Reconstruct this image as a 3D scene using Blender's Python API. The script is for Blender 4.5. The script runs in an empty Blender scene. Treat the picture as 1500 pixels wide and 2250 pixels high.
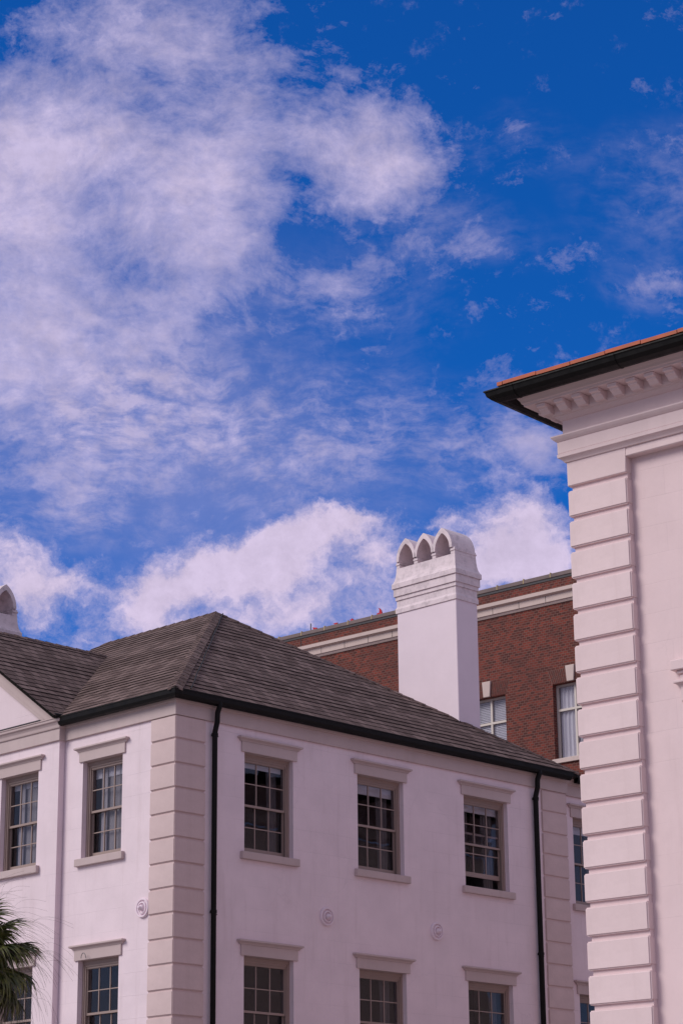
import bpy, bmesh, math, random
from mathutils import Vector, Matrix
random.seed(7)
SC = bpy.context.scene
COL = SC.collection
R = math.radians

# ---------------------------------------------------------------- camera
F_PX, PITCH, ROLL = 5098.0, .3121, -.0098          # focal length in photo pixels (1500 wide)
cam = bpy.data.cameras.new("camera")
cam.sensor_fit = 'HORIZONTAL'
cam.sensor_width = 36.0
cam.lens = F_PX / 1500.0 * 36.0
cam.clip_start, cam.clip_end = .5, 5000
camo = bpy.data.objects.new("camera", cam)
COL.objects.link(camo)
_cp, _sp, _cr, _sr = math.cos(PITCH), math.sin(PITCH), math.cos(ROLL), math.sin(ROLL)
_r0, _u0, _f = Vector((1, 0, 0)), Vector((0, -_sp, _cp)), Vector((0, _cp, _sp))
_r, _u = _cr * _r0 + _sr * _u0, -_sr * _r0 + _cr * _u0
camo.matrix_world = Matrix(((_r.x, _u.x, -_f.x, 0), (_r.y, _u.y, -_f.y, 0), (_r.z, _u.z, -_f.z, 1.6), (0, 0, 0, 1)))
SC.camera = camo

# ---------------------------------------------------------------- light and exposure
SUN_AZ = Vector((-.95, -.30)).normalized()
SUN_EL = R(37)
S = Vector((SUN_AZ.x * math.cos(SUN_EL), SUN_AZ.y * math.cos(SUN_EL), math.sin(SUN_EL)))
sl = bpy.data.lights.new("sun", 'SUN')
sl.energy, sl.angle, sl.color = 2.35, R(30), (1.0, .95, .89)
so = bpy.data.objects.new("sun", sl)
so.rotation_euler = S.to_track_quat('Z', 'Y').to_euler()
so.location = (-30, -10, 60)
COL.objects.link(so)
SC.view_settings.view_transform = 'Standard'
SC.view_settings.look = 'None'
SC.view_settings.exposure = 0
SC.view_settings.gamma = 1


class NG:
    """small helper to wire shader nodes"""
    def __init__(s, tree):
        s.t = tree; s.n = tree.nodes; s.l = tree.links

    def new(s, typ, **kw):
        n = s.n.new(typ)
        for k, v in kw.items(): setattr(n, k, v)
        return n

    def put(s, sock, v):
        if isinstance(v, bpy.types.NodeSocket): s.l.new(v, sock)
        elif v is not None: sock.default_value = v

    def math(s, op, a, b=None, c=None, clamp=False):
        n = s.new('ShaderNodeMath', operation=op, use_clamp=clamp)
        for i, v in enumerate((a, b, c)):
            if v is not None: s.put(n.inputs[i], v)
        return n.outputs[0]

    def vm(s, op, a, b=None, scale=None):
        n = s.new('ShaderNodeVectorMath', operation=op)
        s.put(n.inputs[0], a)
        if b is not None: s.put(n.inputs[1], b)
        if scale is not None: s.put(n.inputs['Scale'], scale)
        return n.outputs['Value'] if op in ('DOT_PRODUCT', 'LENGTH') else n.outputs['Vector']

    def mr(s, v, a, b, c, d, interp='SMOOTHSTEP'):
        n = s.new('ShaderNodeMapRange', interpolation_type=interp)
        for k, x in zip(('Value', 'From Min', 'From Max', 'To Min', 'To Max'), (v, a, b, c, d)): s.put(n.inputs[k], x)
        return n.outputs['Result']

    def noise(s, vec, scale, detail=4, rough=.55, dist=0.0, lac=2.0):
        n = s.new('ShaderNodeTexNoise')
        s.put(n.inputs['Vector'], vec)
        n.inputs['Scale'].default_value = scale
        n.inputs['Detail'].default_value = detail
        n.inputs['Roughness'].default_value = rough
        n.inputs['Lacunarity'].default_value = lac
        n.inputs['Distortion'].default_value = dist
        return n

    def mapping(s, vec, loc=(0, 0, 0), rot=(0, 0, 0), scale=(1, 1, 1), typ='POINT'):
        n = s.new('ShaderNodeMapping', vector_type=typ)
        s.put(n.inputs['Vector'], vec)
        n.inputs['Location'].default_value = loc
        n.inputs['Rotation'].default_value = rot
        n.inputs['Scale'].default_value = scale
        return n.outputs[0]

    def mix(s, fac, a, b, blend='MIX'):
        n = s.new('ShaderNodeMix', data_type='RGBA', blend_type=blend)
        s.put(n.inputs[0], fac); s.put(n.inputs[6], a); s.put(n.inputs[7], b)
        return n.outputs[2]


# ---------------------------------------------------------------- sky
W = bpy.data.worlds.new("World")
SC.world = W
W.use_nodes = True
g = NG(W.node_tree)
for n in list(g.n): g.n.remove(n)
sky = g.new('ShaderNodeTexSky', sky_type='NISHITA')
sky.sun_disc = False
sky.sun_elevation = SUN_EL
sky.sun_rotation = math.atan2(SUN_AZ.x, SUN_AZ.y)
sky.air_density, sky.dust_density, sky.ozone_density = 1.0, .3, 3.0
D = g.new('ShaderNodeTexCoord').outputs['Generated']
# clouds are fixed to directions of the sky: a chart of the northern sky around one axis
wv = g.math('MAXIMUM', g.vm('DOT_PRODUCT', D, tuple(_f)), .05)
su = g.math('DIVIDE', g.vm('DOT_PRODUCT', D, tuple(_r)), wv)
sv = g.math('DIVIDE', g.vm('DOT_PRODUCT', D, tuple(_u)), wv)
cx = g.new('ShaderNodeCombineXYZ')
g.put(cx.inputs[0], g.math('MULTIPLY', su, F_PX / 1000)); g.put(cx.inputs[1], g.math('MULTIPLY', sv, -F_PX / 1000))
Q = cx.outputs[0]                                   # sky chart, 1 unit = about 11 degrees
wn = g.noise(g.mapping(Q, loc=(3.1, 1.7, .4)), 3.0, 5, .6)
warp = g.vm('SCALE', g.vm('SUBTRACT', wn.outputs['Color'], (.5, .5, .5)), scale=.26)
QW = g.vm('ADD', Q, warp)


def field(blobs, vec):
    tot = None
    for (x, y, rx, ry, rot, amp) in blobs:
        m = g.mapping(vec, loc=((x - 750) / 1000, (y - 1125) / 1000, 0), rot=(0, 0, R(rot)), scale=(rx / 1000, ry / 1000, 1), typ='TEXTURE')
        v = g.mr(g.vm('LENGTH', m), 0.0, 1.0, amp, 0.0)
        tot = v if tot is None else g.math('ADD', tot, v)
    return tot


HIGH = [(10, 340, 430, 310, 0, .92), (300, 60, 480, 230, 0, .62), (440, 450, 250, 290, 20, .95), (10, 570, 270, 240, 0, .55),
        (640, 270, 370, 200, 10, .52), (840, 340, 290, 180, 20, .55), (800, 420, 220, 120, -20, .26), (250, 330, 300, 200, 0, .35),
        (760, 590, 330, 110, 8, .36), (30, 820, 250, 210, 10, .62), (250, 680, 430, 160, 0, .26), (130, 1050, 220, 100, 40, .26),
        (230, 530, 220, 140, 0, .22), (200, 740, 420, 190, 0, .26), (1290, 150, 170, 120, 0, -.34), (1330, 240, 480, 420, 0, -.24), (650, 530, 240, 100, -12, -.26),
        (80, 110, 150, 80, 0, -.26), (590, 60, 160, 90, 0, -.22), (650, 205, 150, 60, 20, -.12), (1430, 165, 190, 80, 10, .22),
        (1170, 320, 220, 90, -10, .13), (1440, 630, 190, 70, 0, .26), (1130, 560, 260, 80, 5, .16),
        (1130, 970, 250, 140, 0, .30), (1210, 70, 150, 50, 20, .14), (1060, 830, 260, 50, -5, .18), (1450, 30, 200, 80, 0, .10)]
MACK = [(200, 760, 560, 280, 0, .80), (260, 960, 660, 300, 4, 1.15), (800, 950, 460, 210, 3, .70), (1440, 420, 230, 200, 0, .36), (700, 650, 420, 150, 10, .45),
        (1150, 960, 220, 150, 0, .75), (1420, 630, 180, 100, 0, .45), (150, 1130, 300, 110, 0, .4), (960, 520, 350, 130, 5, .35), (1150, 330, 200, 100, 0, .25)]
LOW = [(700, 1165, 260, 100, -8, 1.0), (470, 1260, 350, 105, -14, 1.05), (70, 1290, 260, 115, -5, 1.1), (330, 1320, 100, 120, 15, .60),
       (560, 1230, 150, 110, 0, .5), (690, 1290, 380, 150, 0, .62), (560, 1370, 480, 100, -5, .52), (200, 1390, 300, 80, 0, .42), (1150, 1165, 170, 140, 0, 1.15),
       (1100, 1260, 220, 110, 0, 1.1), (985, 1150, 80, 60, 0, .60), (850, 1220, 150, 90, -20, .60), (690, 1215, 60, 45, 0, -.16), (790, 1130, 130, 50, 0, .5), (30, 1200, 120, 70, 0, .45)]
fh = field(HIGH, QW)
QS = g.vm('ADD', Q, g.vm('SCALE', g.vm('SUBTRACT', g.noise(g.mapping(Q, loc=(7, 7, 0)), 1.8, 6, .62).outputs['Color'], (.5, .5, .5)), scale=.55))
nh1 = g.noise(g.mapping(QS, rot=(0, 0, R(14)), scale=(1.0, 1.35, 1)), 2.8, 12, .68).outputs['Fac']
QM = g.vm('ADD', Q, g.vm('SCALE', g.vm('SUBTRACT', g.noise(g.mapping(Q, loc=(7, 7, 0)), 2.2, 4, .5).outputs['Color'], (.5, .5, .5)), scale=.22))
nh2 = g.noise(g.mapping(QM, loc=(5, 2, 0), rot=(0, 0, R(-4)), scale=(1.0, 1.55, 1)), 8.0, 9, .70).outputs['Fac']
nh3 = g.noise(g.mapping(QM, loc=(2, 9, 0), rot=(0, 0, R(25)), scale=(1.0, 1.2, 1)), 22.0, 7, .72).outputs['Fac']
dh = g.math('ADD', fh, g.math('MULTIPLY', g.math('SUBTRACT', nh1, .5), 1.0))
dh = g.math('ADD', dh, g.math('MULTIPLY', g.math('SUBTRACT', nh2, .5), 1.15))
dh = g.math('ADD', dh, g.math('MULTIPLY', g.math('SUBTRACT', nh3, .5), .50))
mh = g.math('MULTIPLY', g.math('POWER', g.mr(dh, .10, 1.06, 0.0, 1.0, 'LINEAR'), .9), .95)
nm = g.noise(g.mapping(QM, loc=(4, 3, 0), rot=(0, 0, R(7)), scale=(1.0, 2.1, 1)), 12.0, 9, .66).outputs['Fac']
nm2 = g.noise(g.mapping(QS, loc=(1, 3, 0)), 3.2, 6, .6).outputs['Fac']
mk = g.math('MULTIPLY', field(MACK, QW), g.mr(g.math('ADD', nm, g.math('MULTIPLY', g.math('SUBTRACT', nm2, .5), .9)), .30, .85, 0.0, .95))
mk = g.math('MINIMUM', g.math('MULTIPLY', mk, .85), .75)
mh = g.math('SUBTRACT', 1.0, g.math('MULTIPLY', g.math('SUBTRACT', 1.0, mh), g.math('SUBTRACT', 1.0, mk)))
veil = field([(150, 780, 800, 560, 0, .20), (500, 1080, 800, 360, 0, .18), (700, 1350, 900, 200, 0, .16)], QW)
mh = g.math('SUBTRACT', 1.0, g.math('MULTIPLY', g.math('SUBTRACT', 1.0, mh), g.math('SUBTRACT', 1.0, veil)))
nl2 = g.noise(g.mapping(Q, loc=(3, 3, 0)), 24.0, 7, .65).outputs['Fac']
wl = g.vm('SCALE', g.vm('SUBTRACT', g.noise(g.mapping(Q, loc=(9, 4, 0)), 6.0, 8, .66).outputs['Color'], (.5, .5, .5)), scale=.20)
QL = g.vm('ADD', Q, wl)
nl = g.noise(g.mapping(QL, loc=(1.3, 7.7, 0), scale=(1, 1.25, 1)), 6.5, 12, .66).outputs['Fac']
dl = g.math('ADD', field(LOW, QL), g.math('MULTIPLY', g.math('SUBTRACT', nl, .5), 2.0))
dl = g.math('ADD', dl, g.math('MULTIPLY', g.math('SUBTRACT', nl2, .5), .55))
ml = g.mr(dl, .10, 1.05, 0.0, .97)
# the rest of the sky: unseen broken cloud, added for ambient light and reflections
fo = g.noise(g.mapping(D, loc=(.3, .8, .1), scale=(1, 1, 1.8)), 2.2, 8, .62).outputs['Fac']
mo = g.mr(fo, .30, .55, .50, .95)
rr = g.vm('LENGTH', Q)
out = g.mr(rr, 1.45, 2.6, 0.0, 1.0)
back = g.math('LESS_THAN', g.vm('DOT_PRODUCT', D, tuple(_f)), .3)
out = g.math('MAXIMUM', out, back)
inside = g.math('SUBTRACT', 1.0, g.math('MULTIPLY', g.math('SUBTRACT', 1.0, mh), g.math('SUBTRACT', 1.0, ml)))
mixm = g.new('ShaderNodeMix', data_type='FLOAT')
g.put(mixm.inputs[0], out); g.put(mixm.inputs[2], inside); g.put(mixm.inputs[3], mo)
dens = mixm.outputs[0]
tint = g.mix(1.0, sky.outputs[0], (.05, .50, 1.24, 1), 'MULTIPLY')
shade = g.mr(g.math('ADD', g.math('MULTIPLY', nl, .6), g.math('MULTIPLY', nl2, .4)), .3, .7, .84, 1.08)
ccol = g.mix(ml, (6.1, 5.3, 7.6, 1), (6.9, 5.8, 7.8, 1))
ccol = g.vm('SCALE', ccol, scale=shade)
ccol = g.mix(out, ccol, (4.5, 4.35, 5.5, 1))
final = g.mix(dens, tint, ccol)
bg = g.new('ShaderNodeBackground')
bg.inputs['Strength'].default_value = .1
g.l.new(final, bg.inputs['Color'])
wo = g.new('ShaderNodeOutputWorld')
g.l.new(bg.outputs[0], wo.inputs['Surface'])

# ---------------------------------------------------------------- materials
MATS = {}


def base_mat(name):
    m = bpy.data.materials.new(name); m.use_nodes = True
    q = NG(m.node_tree)
    p = q.n['Principled BSDF']
    MATS[name] = m
    return m, q, p


def bump(q, p, h, strength, dist):
    b = q.new('ShaderNodeBump')
    b.inputs['Strength'].default_value = strength
    b.inputs['Distance'].default_value = dist
    q.l.new(h, b.inputs['Height'])
    q.l.new(b.outputs[0], p.inputs['Normal'])


def plaster(name, col, var=.06, joints=0.0, crack=0.0, stain=.06, bstr=.35, grime=None, rough=.85, jw=1.05, jh=.43):
    m, q, p = base_mat(name)
    oc = q.new('ShaderNodeTexCoord')
    O, UV = oc.outputs['Object'], oc.outputs['UV']
    n1 = q.noise(O, 1.3, 6, .6).outputs['Fac']
    n2 = q.noise(O, 14, 5, .65).outputs['Fac']
    streak = q.noise(q.mapping(O, scale=(2.2, 2.2, .22)), 2.0, 6, .65).outputs['Fac']
    c = q.mix(q.mr(n1, .3, .7, 0, 1), tuple(x * (1 - var) for x in col) + (1,), tuple(min(1, x * (1 + var * .6)) for x in col) + (1,))
    c = q.mix(q.mr(streak, .5, .8, 0, stain * 3), c, tuple(x * y for x, y in zip(col, (.74, .70, .68))) + (1,))
    c = q.mix(q.mr(n2, .45, .75, 0, var * 1.6), c, tuple(x * .82 for x in col) + (1,))
    if crack:
        cv = q.vm('ADD', O, q.vm('SCALE', q.vm('SUBTRACT', q.noise(O, 1.7, 6, .65).outputs['Color'], (.5, .5, .5)), scale=.55))
        vo = q.new('ShaderNodeTexVoronoi', feature='DISTANCE_TO_EDGE'); q.put(vo.inputs['Vector'], cv); vo.inputs['Scale'].default_value = .55
        line = q.math('MULTIPLY', q.mr(vo.outputs['Distance'], .002, .008, 1, 0), q.mr(q.noise(O, .8, 3).outputs['Fac'], .50, .62, 0, crack))
        c = q.mix(line, c, tuple(x * .6 for x in col) + (1,))
        patch2 = q.mr(q.noise(q.mapping(O, loc=(9, 3, 5)), .9, 2, .4).outputs['Fac'], .56, .60, 0, .10)
        c = q.mix(patch2, c, tuple(x * y for x, y in zip(col, (.90, .89, .92))) + (1,))
    if grime:
        gn = q.noise(q.mapping(O, scale=(1.5, 1.5, 1.5)), 3.2, 8, .7).outputs['Fac']
        c = q.mix(q.mr(gn, .42, .72, 0, grime), c, (.22, .19, .21, 1))
    rnd_ = q.new('ShaderNodeObjectInfo').outputs['Random']
    c = q.mix(q.math('MULTIPLY', rnd_, .5), c, tuple(x * y for x, y in zip(col, (.88, .86, .85))) + (1,))
    h = q.math('ADD', q.math('MULTIPLY', n2, .5), q.math('MULTIPLY', q.noise(O, 3.3, 4, .5).outputs['Fac'], 1.2))
    if joints:
        br = q.new('ShaderNodeTexBrick')
        q.put(br.inputs['Vector'], q.vm('ADD', UV, q.vm('SCALE', q.vm('SUBTRACT', q.noise(O, .9, 3).outputs['Color'], (.5, .5, .5)), scale=.05)))
        for k, v in {'Scale': 1.0, 'Mortar Size': .006, 'Mortar Smooth': .6, 'Brick Width': jw, 'Row Height': jh}.items(): br.inputs[k].default_value = v
        patch = q.mr(q.noise(O, .55, 3).outputs['Fac'], .38, .62, 0, 1)
        j = q.math('MULTIPLY', br.outputs['Fac'], patch)
        c = q.mix(q.math('MULTIPLY', j, joints), c, tuple(x * .62 for x in col) + (1,))
        h = q.math('SUBTRACT', h, q.math('MULTIPLY', j, .8))
    q.l.new(c, p.inputs['Base Color'])
    p.inputs['Roughness'].default_value = rough
    bump(q, p, h, bstr, .012)
    return m


plaster("white stucco", (.81, .668, .71), joints=.26, crack=.16, stain=.17)
plaster("quoin stone paint", (.645, .495, .485), var=.09, stain=.10, bstr=.5)
plaster("trim paint", (.55, .435, .425), var=.07, stain=.10, bstr=.3)
plaster("chimney white", (.835, .70, .765), var=.05, bstr=.25)
plaster("chimney cap white", (.81, .68, .71), var=.06, grime=.55, bstr=.4)
plaster("pink stucco", (.795, .615, .62), var=.05, joints=.18, crack=.16, stain=.13, bstr=.3)
plaster("pink trim", (.755, .59, .59), var=.05, stain=.08, bstr=.25)
plaster("pink quoin", (.79, .62, .62), var=.06, stain=.10, bstr=.4)
plaster("pale limestone", (.62, .49, .45), var=.10, stain=.16, bstr=.3)
plaster("coping stone", (.20, .15, .145), var=.2, stain=.2, bstr=.4)
plaster("window paint", (.34, .25, .22), var=.05, stain=.03, bstr=.05, rough=.5)
plaster("pale window paint", (.66, .58, .52), var=.05, stain=.03, bstr=.05, rough=.5)
plaster("curtain cloth", (.19, .172, .178), var=.06, stain=.02, bstr=.1, rough=.95)
plaster("grey sheer cloth", (.36, .33, .34), var=.06, stain=.02, bstr=.1, rough=.95)
plaster("pale sheer cloth", (.52, .48, .50), var=.06, stain=.02, bstr=.1, rough=.95)
plaster("blind cloth", (.86, .82, .86), var=.04, stain=.02, bstr=.05, rough=.9)
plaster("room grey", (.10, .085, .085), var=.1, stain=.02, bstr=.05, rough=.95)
plaster("asphalt", (.07, .068, .068), var=.2, stain=.1, bstr=.4)
plaster("paving", (.30, .27, .26), var=.15, stain=.1, bstr=.3)
plaster("palm bark", (.14, .10, .07), var=.3, stain=.2, bstr=1.0)
plaster("yellow sealant", (.55, .42, .20), var=.1)


def simple(name, col, rough=.5, var=.15, scale=5, spec=.5, metal=0.0):
    m, q, p = base_mat(name)
    O = q.new('ShaderNodeTexCoord').outputs['Object']
    n = q.noise(O, scale, 6, .6).outputs['Fac']
    q.l.new(q.mix(q.mr(n, .3, .7, 0, 1), tuple(x * (1 - var) for x in col) + (1,), tuple(x * (1 + var) for x in col) + (1,)), p.inputs['Base Color'])
    q.l.new(q.mr(n, .3, .7, rough * .8, min(1, rough * 1.2)), p.inputs['Roughness'])
    p.inputs['Specular IOR Level'].default_value = spec
    p.inputs['Metallic'].default_value = metal
    return m


simple("black metal", (.006, .005, .005), .5, .3, 6, .18)
simple("black rubber", (.01, .009, .009), .7)
simple("lead flashing", (.05, .045, .05), .55)
simple("red cloth", (.50, .012, .03), .8)
simple("grey metal", (.12, .12, .13), .5)
simple("terracotta tile", (.50, .145, .08), .75, .18, 4, .3)
simple("soot", (.10, .085, .075), .95, .2)
simple("chair blue", (.07, .08, .12), .8)

# bricks
m, q, p = base_mat("red brick")
oc = q.new('ShaderNodeTexCoord')
UV, O = oc.outputs['UV'], oc.outputs['Object']
br = q.new('ShaderNodeTexBrick')
q.put(br.inputs['Vector'], UV)
br.inputs['Color1'].default_value = (.076, .016, .012, 1)
br.inputs['Color2'].default_value = (.24, .040, .023, 1)
br.inputs['Mortar'].default_value = (.185, .10, .08, 1)
for k, v in {'Scale': 1.0, 'Mortar Size': .008, 'Mortar Smooth': .15, 'Bias': -.1, 'Brick Width': .15, 'Row Height': .0715}.items(): br.inputs[k].default_value = v
c = q.mix(q.mr(q.noise(O, .6, 5, .6).outputs['Fac'], .35, .7, 0, .35), br.outputs['Color'], (.07, .022, .02, 1))
c = q.mix(q.mr(q.noise(O, 9, 4, .6).outputs['Fac'], .5, .8, 0, .4), c, (.05, .02, .02, 1))
q.l.new(c, p.inputs['Base Color']); p.inputs['Roughness'].default_value = .9
bump(q, p, q.math('SUBTRACT', q.noise(O, 30, 3).outputs['Fac'], q.math('MULTIPLY', br.outputs['Fac'], 1.5)), .5, .008)
simple("arch brick", (.11, .024, .018), .9, .4, 9)
simple("arch mortar", (.19, .11, .09), .9, .3, 9)

# shingles
m, q, p = base_mat("roof shingle")
oc = q.new('ShaderNodeTexCoord'); UV, O = oc.outputs['UV'], oc.outputs['Object']
br = q.new('ShaderNodeTexBrick')
q.put(br.inputs['Vector'], UV)
br.inputs['Color1'].default_value = (.112, .070, .063, 1)
br.inputs['Color2'].default_value = (.250, .170, .156, 1)
br.inputs['Mortar'].default_value = (.012, .009, .009, 1)
for k, v in {'Scale': 1.0, 'Mortar Size': .010, 'Mortar Smooth': .15, 'Bias': -.1, 'Brick Width': .235, 'Row Height': .26}.items(): br.inputs[k].default_value = v
c = q.mix(q.mr(q.noise(O, 1.1, 6, .65).outputs['Fac'], .3, .75, 0, .45), br.outputs['Color'], (.085, .058, .052, 1))
c = q.mix(q.mr(q.noise(O, 60, 3, .7).outputs['Fac'], .45, .7, 0, .3), c, (.06, .042, .038, 1))
q.l.new(c, p.inputs['Base Color']); p.inputs['Roughness'].default_value = .95
p.inputs['Specular IOR Level'].default_value = .25
bump(q, p, q.math('SUBTRACT', q.noise(O, 50, 3).outputs['Fac'], q.math('MULTIPLY', br.outputs['Fac'], 1.5)), .6, .01)

# glass
m = bpy.data.materials.new("window glass"); m.use_nodes = True; MATS["window glass"] = m
q = NG(m.node_tree)
for n in list(q.n): q.n.remove(n)
lw = q.new('ShaderNodeLayerWeight'); lw.inputs['Blend'].default_value = .5
fac = q.math('ADD', q.math('MULTIPLY', q.math('POWER', lw.outputs['Facing'], 4.0), .6), .034)
tr = q.new('ShaderNodeBsdfTransparent'); tr.inputs[0].default_value = (.86, .86, .88, 1)
gl = q.new('ShaderNodeBsdfGlossy'); gl.inputs['Roughness'].default_value = .01
geo = q.new('ShaderNodeTexCoord')
b = q.new('ShaderNodeBump'); b.inputs['Strength'].default_value = .12; b.inputs['Distance'].default_value = .02
q.l.new(q.noise(geo.outputs['Object'], 1.6, 2).outputs['Fac'], b.inputs['Height']); q.l.new(b.outputs[0], gl.inputs['Normal'])
mx = q.new('ShaderNodeMixShader'); q.l.new(fac, mx.inputs[0]); q.l.new(tr.outputs[0], mx.inputs[1]); q.l.new(gl.outputs[0], mx.inputs[2])
oo = q.new('ShaderNodeOutputMaterial'); q.l.new(mx.outputs[0], oo.inputs['Surface'])

# palm leaf
m, q, p = base_mat("palm leaf")
O = q.new('ShaderNodeTexCoord').outputs['Object']
gi = q.new('ShaderNodeObjectInfo').outputs['Random']
n = q.noise(O, 5, 4, .6).outputs['Fac']
c = q.mix(q.mr(n, .35, .68, 0, 1), (.030, .050, .012, 1), (.20, .20, .042, 1))
c = q.mix(q.math('MULTIPLY', gi, .2), c, (.10, .065, .025, 1))
q.l.new(c, p.inputs['Base Color']); p.inputs['Roughness'].default_value = .5
simple("palm fibre", (.13, .10, .085), .9)


# ---------------------------------------------------------------- mesh helpers
class MB:
    def __init__(s): s.v, s.f, s.uv = [], [], {}

    def quad(s, *pts, uv=None):
        i = len(s.v); s.v += [tuple(p) for p in pts]; s.f.append(tuple(range(i, i + len(pts))))
        if uv: s.uv[len(s.f) - 1] = uv

    def box(s, x0, x1, y0, y1, z0, z1):
        i = len(s.v)
        s.v += [(x, y, z) for x in (x0, x1) for y in (y0, y1) for z in (z0, z1)]
        for f in ((0, 1, 3, 2), (4, 6, 7, 5), (0, 4, 5, 1), (2, 3, 7, 6), (0, 2, 6, 4), (1, 5, 7, 3)): s.f.append(tuple(i + k for k in f))

    def loft(s, rings, closed=True, cap=True):
        base = len(s.v); n = len(rings[0])
        for r in rings: s.v += [tuple(p) for p in r]
        for a in range(len(rings) - 1):
            for k in range(n if closed else n - 1):
                k2 = (k + 1) % n
                s.f.append((base + a * n + k, base + a * n + k2, base + (a + 1) * n + k2, base + (a + 1) * n + k))
        if cap and closed:
            s.f.append(tuple(base + k for k in reversed(range(n))))
            s.f.append(tuple(base + (len(rings) - 1) * n + k for k in range(n)))

    def tube(s, pts, r, n=8):
        pts = [Vector(p) for p in pts]; rings = []
        rs = r if isinstance(r, (list, tuple)) else [r] * len(pts)
        for i, p in enumerate(pts):
            d = (pts[min(i + 1, len(pts) - 1)] - pts[max(i - 1, 0)]).normalized()
            a = d.cross(Vector((0, 0, 1)))
            if a.length < .05: a = d.cross(Vector((0, 1, 0)))
            a.normalize(); b_ = d.cross(a).normalized()
            rings.append([p + rs[i] * (math.cos(2 * math.pi * k / n) * a + math.sin(2 * math.pi * k / n) * b_) for k in range(n)])
        s.loft(rings)

    def sweep(s, path, prof, side, z0=0.0):
        """closed profile of (out, z) carried along a plan path with mitred corners"""
        path = [Vector(p) for p in path]; rings = []
        for i, p in enumerate(path):
            ds = []
            if i > 0: ds.append((path[i] - path[i - 1]).normalized())
            if i < len(path) - 1: ds.append((path[i + 1] - path[i]).normalized())
            ns = [Vector((-d.y, d.x)) * side for d in ds]
            if len(ns) == 1: mvec = ns[0]
            else:
                mvec = ns[0] + ns[1]; mvec = mvec / max(.2, mvec.dot(ns[0]))
            rings.append([(p.x + mvec.x * o, p.y + mvec.y * o, z + z0) for o, z in prof])
        s.loft(rings)

    def xf(s, M): s.v = [tuple(M @ Vector(v)) for v in s.v]; return s

    def join(s, o):
        i = len(s.v); j = len(s.f); s.v += o.v; s.f += [tuple(i + k for k in f) for f in o.f]
        for k, u in o.uv.items(): s.uv[j + k] = u

    def mesh(s, name, mat, bevel=0, smooth=False, seg=1):
        bm = bmesh.new()
        vs = [bm.verts.new(v) for v in s.v]
        uvl = bm.loops.layers.uv.new("UVMap")
        own = {}
        for k, f in enumerate(s.f):
            try: fc = bm.faces.new([vs[i] for i in f])
            except ValueError: continue
            if k in s.uv: own[fc] = s.uv[k]
        if not own: bmesh.ops.recalc_face_normals(bm, faces=bm.faces[:])
        if bevel:
            bmesh.ops.remove_doubles(bm, verts=bm.verts[:], dist=1e-5)
            ed = [e for e in bm.edges if len(e.link_faces) == 2 and e.calc_face_angle(0) > .5]
            bmesh.ops.bevel(bm, geom=ed, offset=bevel, segments=seg, affect='EDGES', clamp_overlap=True)
        bm.normal_update()
        for fc in bm.faces:
            if fc in own:
                for lp, u in zip(fc.loops, own[fc]): lp[uvl].uv = u
                continue
            nx, ny, nz = (abs(x) for x in fc.normal)
            for lp in fc.loops:
                x, y, z = lp.vert.co
                lp[uvl].uv = (x, y) if nz > .8 else ((y, z) if nx > ny else (x, z))
            fc.smooth = smooth
        me = bpy.data.meshes.new(name); bm.to_mesh(me); bm.free()
        me.materials.append(MATS[mat])
        return me

    def build(s, name, mat, parent=None, bevel=0, smooth=False, loc=None, rot=0, label=None, seg=1):
        return link(name, s.mesh(name, mat, bevel, smooth, seg), parent, loc, rot, label)


def link(name, me, parent=None, loc=None, rot=0, label=None):
    o = bpy.data.objects.new(name, me); COL.objects.link(o)
    if parent is not None: o.parent = parent
    if loc is not None: o.location = loc
    if rot: o.rotation_euler = (0, 0, rot)
    if label: o["label"] = label
    return o


def thing(name, label, cat, loc, rot=0, group=None):
    o = bpy.data.objects.new(name, None); COL.objects.link(o)
    o.location = loc; o.rotation_euler = (0, 0, rot)
    return tag(o, label, cat, group)


def tag(o, label, cat, group=None):
    o["label"] = label; o["category"] = cat
    if group: o["group"] = group
    return o


def rot90(): return Matrix.Rotation(-math.pi / 2, 4, 'Z')


def wall(u0, u1, z0, z1, holes, depth):
    """wall seen from outside: x right, y inward; real openings with reveals"""
    mb = MB()
    us = sorted({u0, u1} | {h[0] for h in holes} | {h[1] for h in holes})
    zs = sorted({z0, z1} | {h[2] for h in holes} | {h[3] for h in holes})
    for a, b_ in zip(us, us[1:]):
        for c, d in zip(zs, zs[1:]):
            m_, n_ = (a + b_) / 2, (c + d) / 2
            if any(h[0] < m_ < h[1] and h[2] < n_ < h[3] for h in holes): continue
            mb.quad((a, 0, c), (b_, 0, c), (b_, 0, d), (a, 0, d))
    for a, b_, c, d in holes:
        mb.quad((a, 0, c), (a, 0, d), (a, depth, d), (a, depth, c))
        mb.quad((b_, 0, c), (b_, depth, c), (b_, depth, d), (b_, 0, d))
        mb.quad((a, 0, d), (b_, 0, d), (b_, depth, d), (a, depth, d))
        mb.quad((a, 0, c), (a, depth, c), (b_, depth, c), (b_, 0, c))
    # inner skin and edges so the wall has a thickness
    for a, b_ in zip(us, us[1:]):
        for c, d in zip(zs, zs[1:]):
            m_, n_ = (a + b_) / 2, (c + d) / 2
            if any(h[0] < m_ < h[1] and h[2] < n_ < h[3] for h in holes): continue
            mb.quad((a, depth, c), (a, depth, d), (b_, depth, d), (b_, depth, c))
    for a in (u0, u1): mb.quad((a, 0, z0), (a, depth, z0), (a, depth, z1), (a, 0, z1))
    for z in (z0, z1): mb.quad((u0, 0, z), (u1, 0, z), (u1, depth, z), (u0, depth, z))
    return mb


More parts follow.
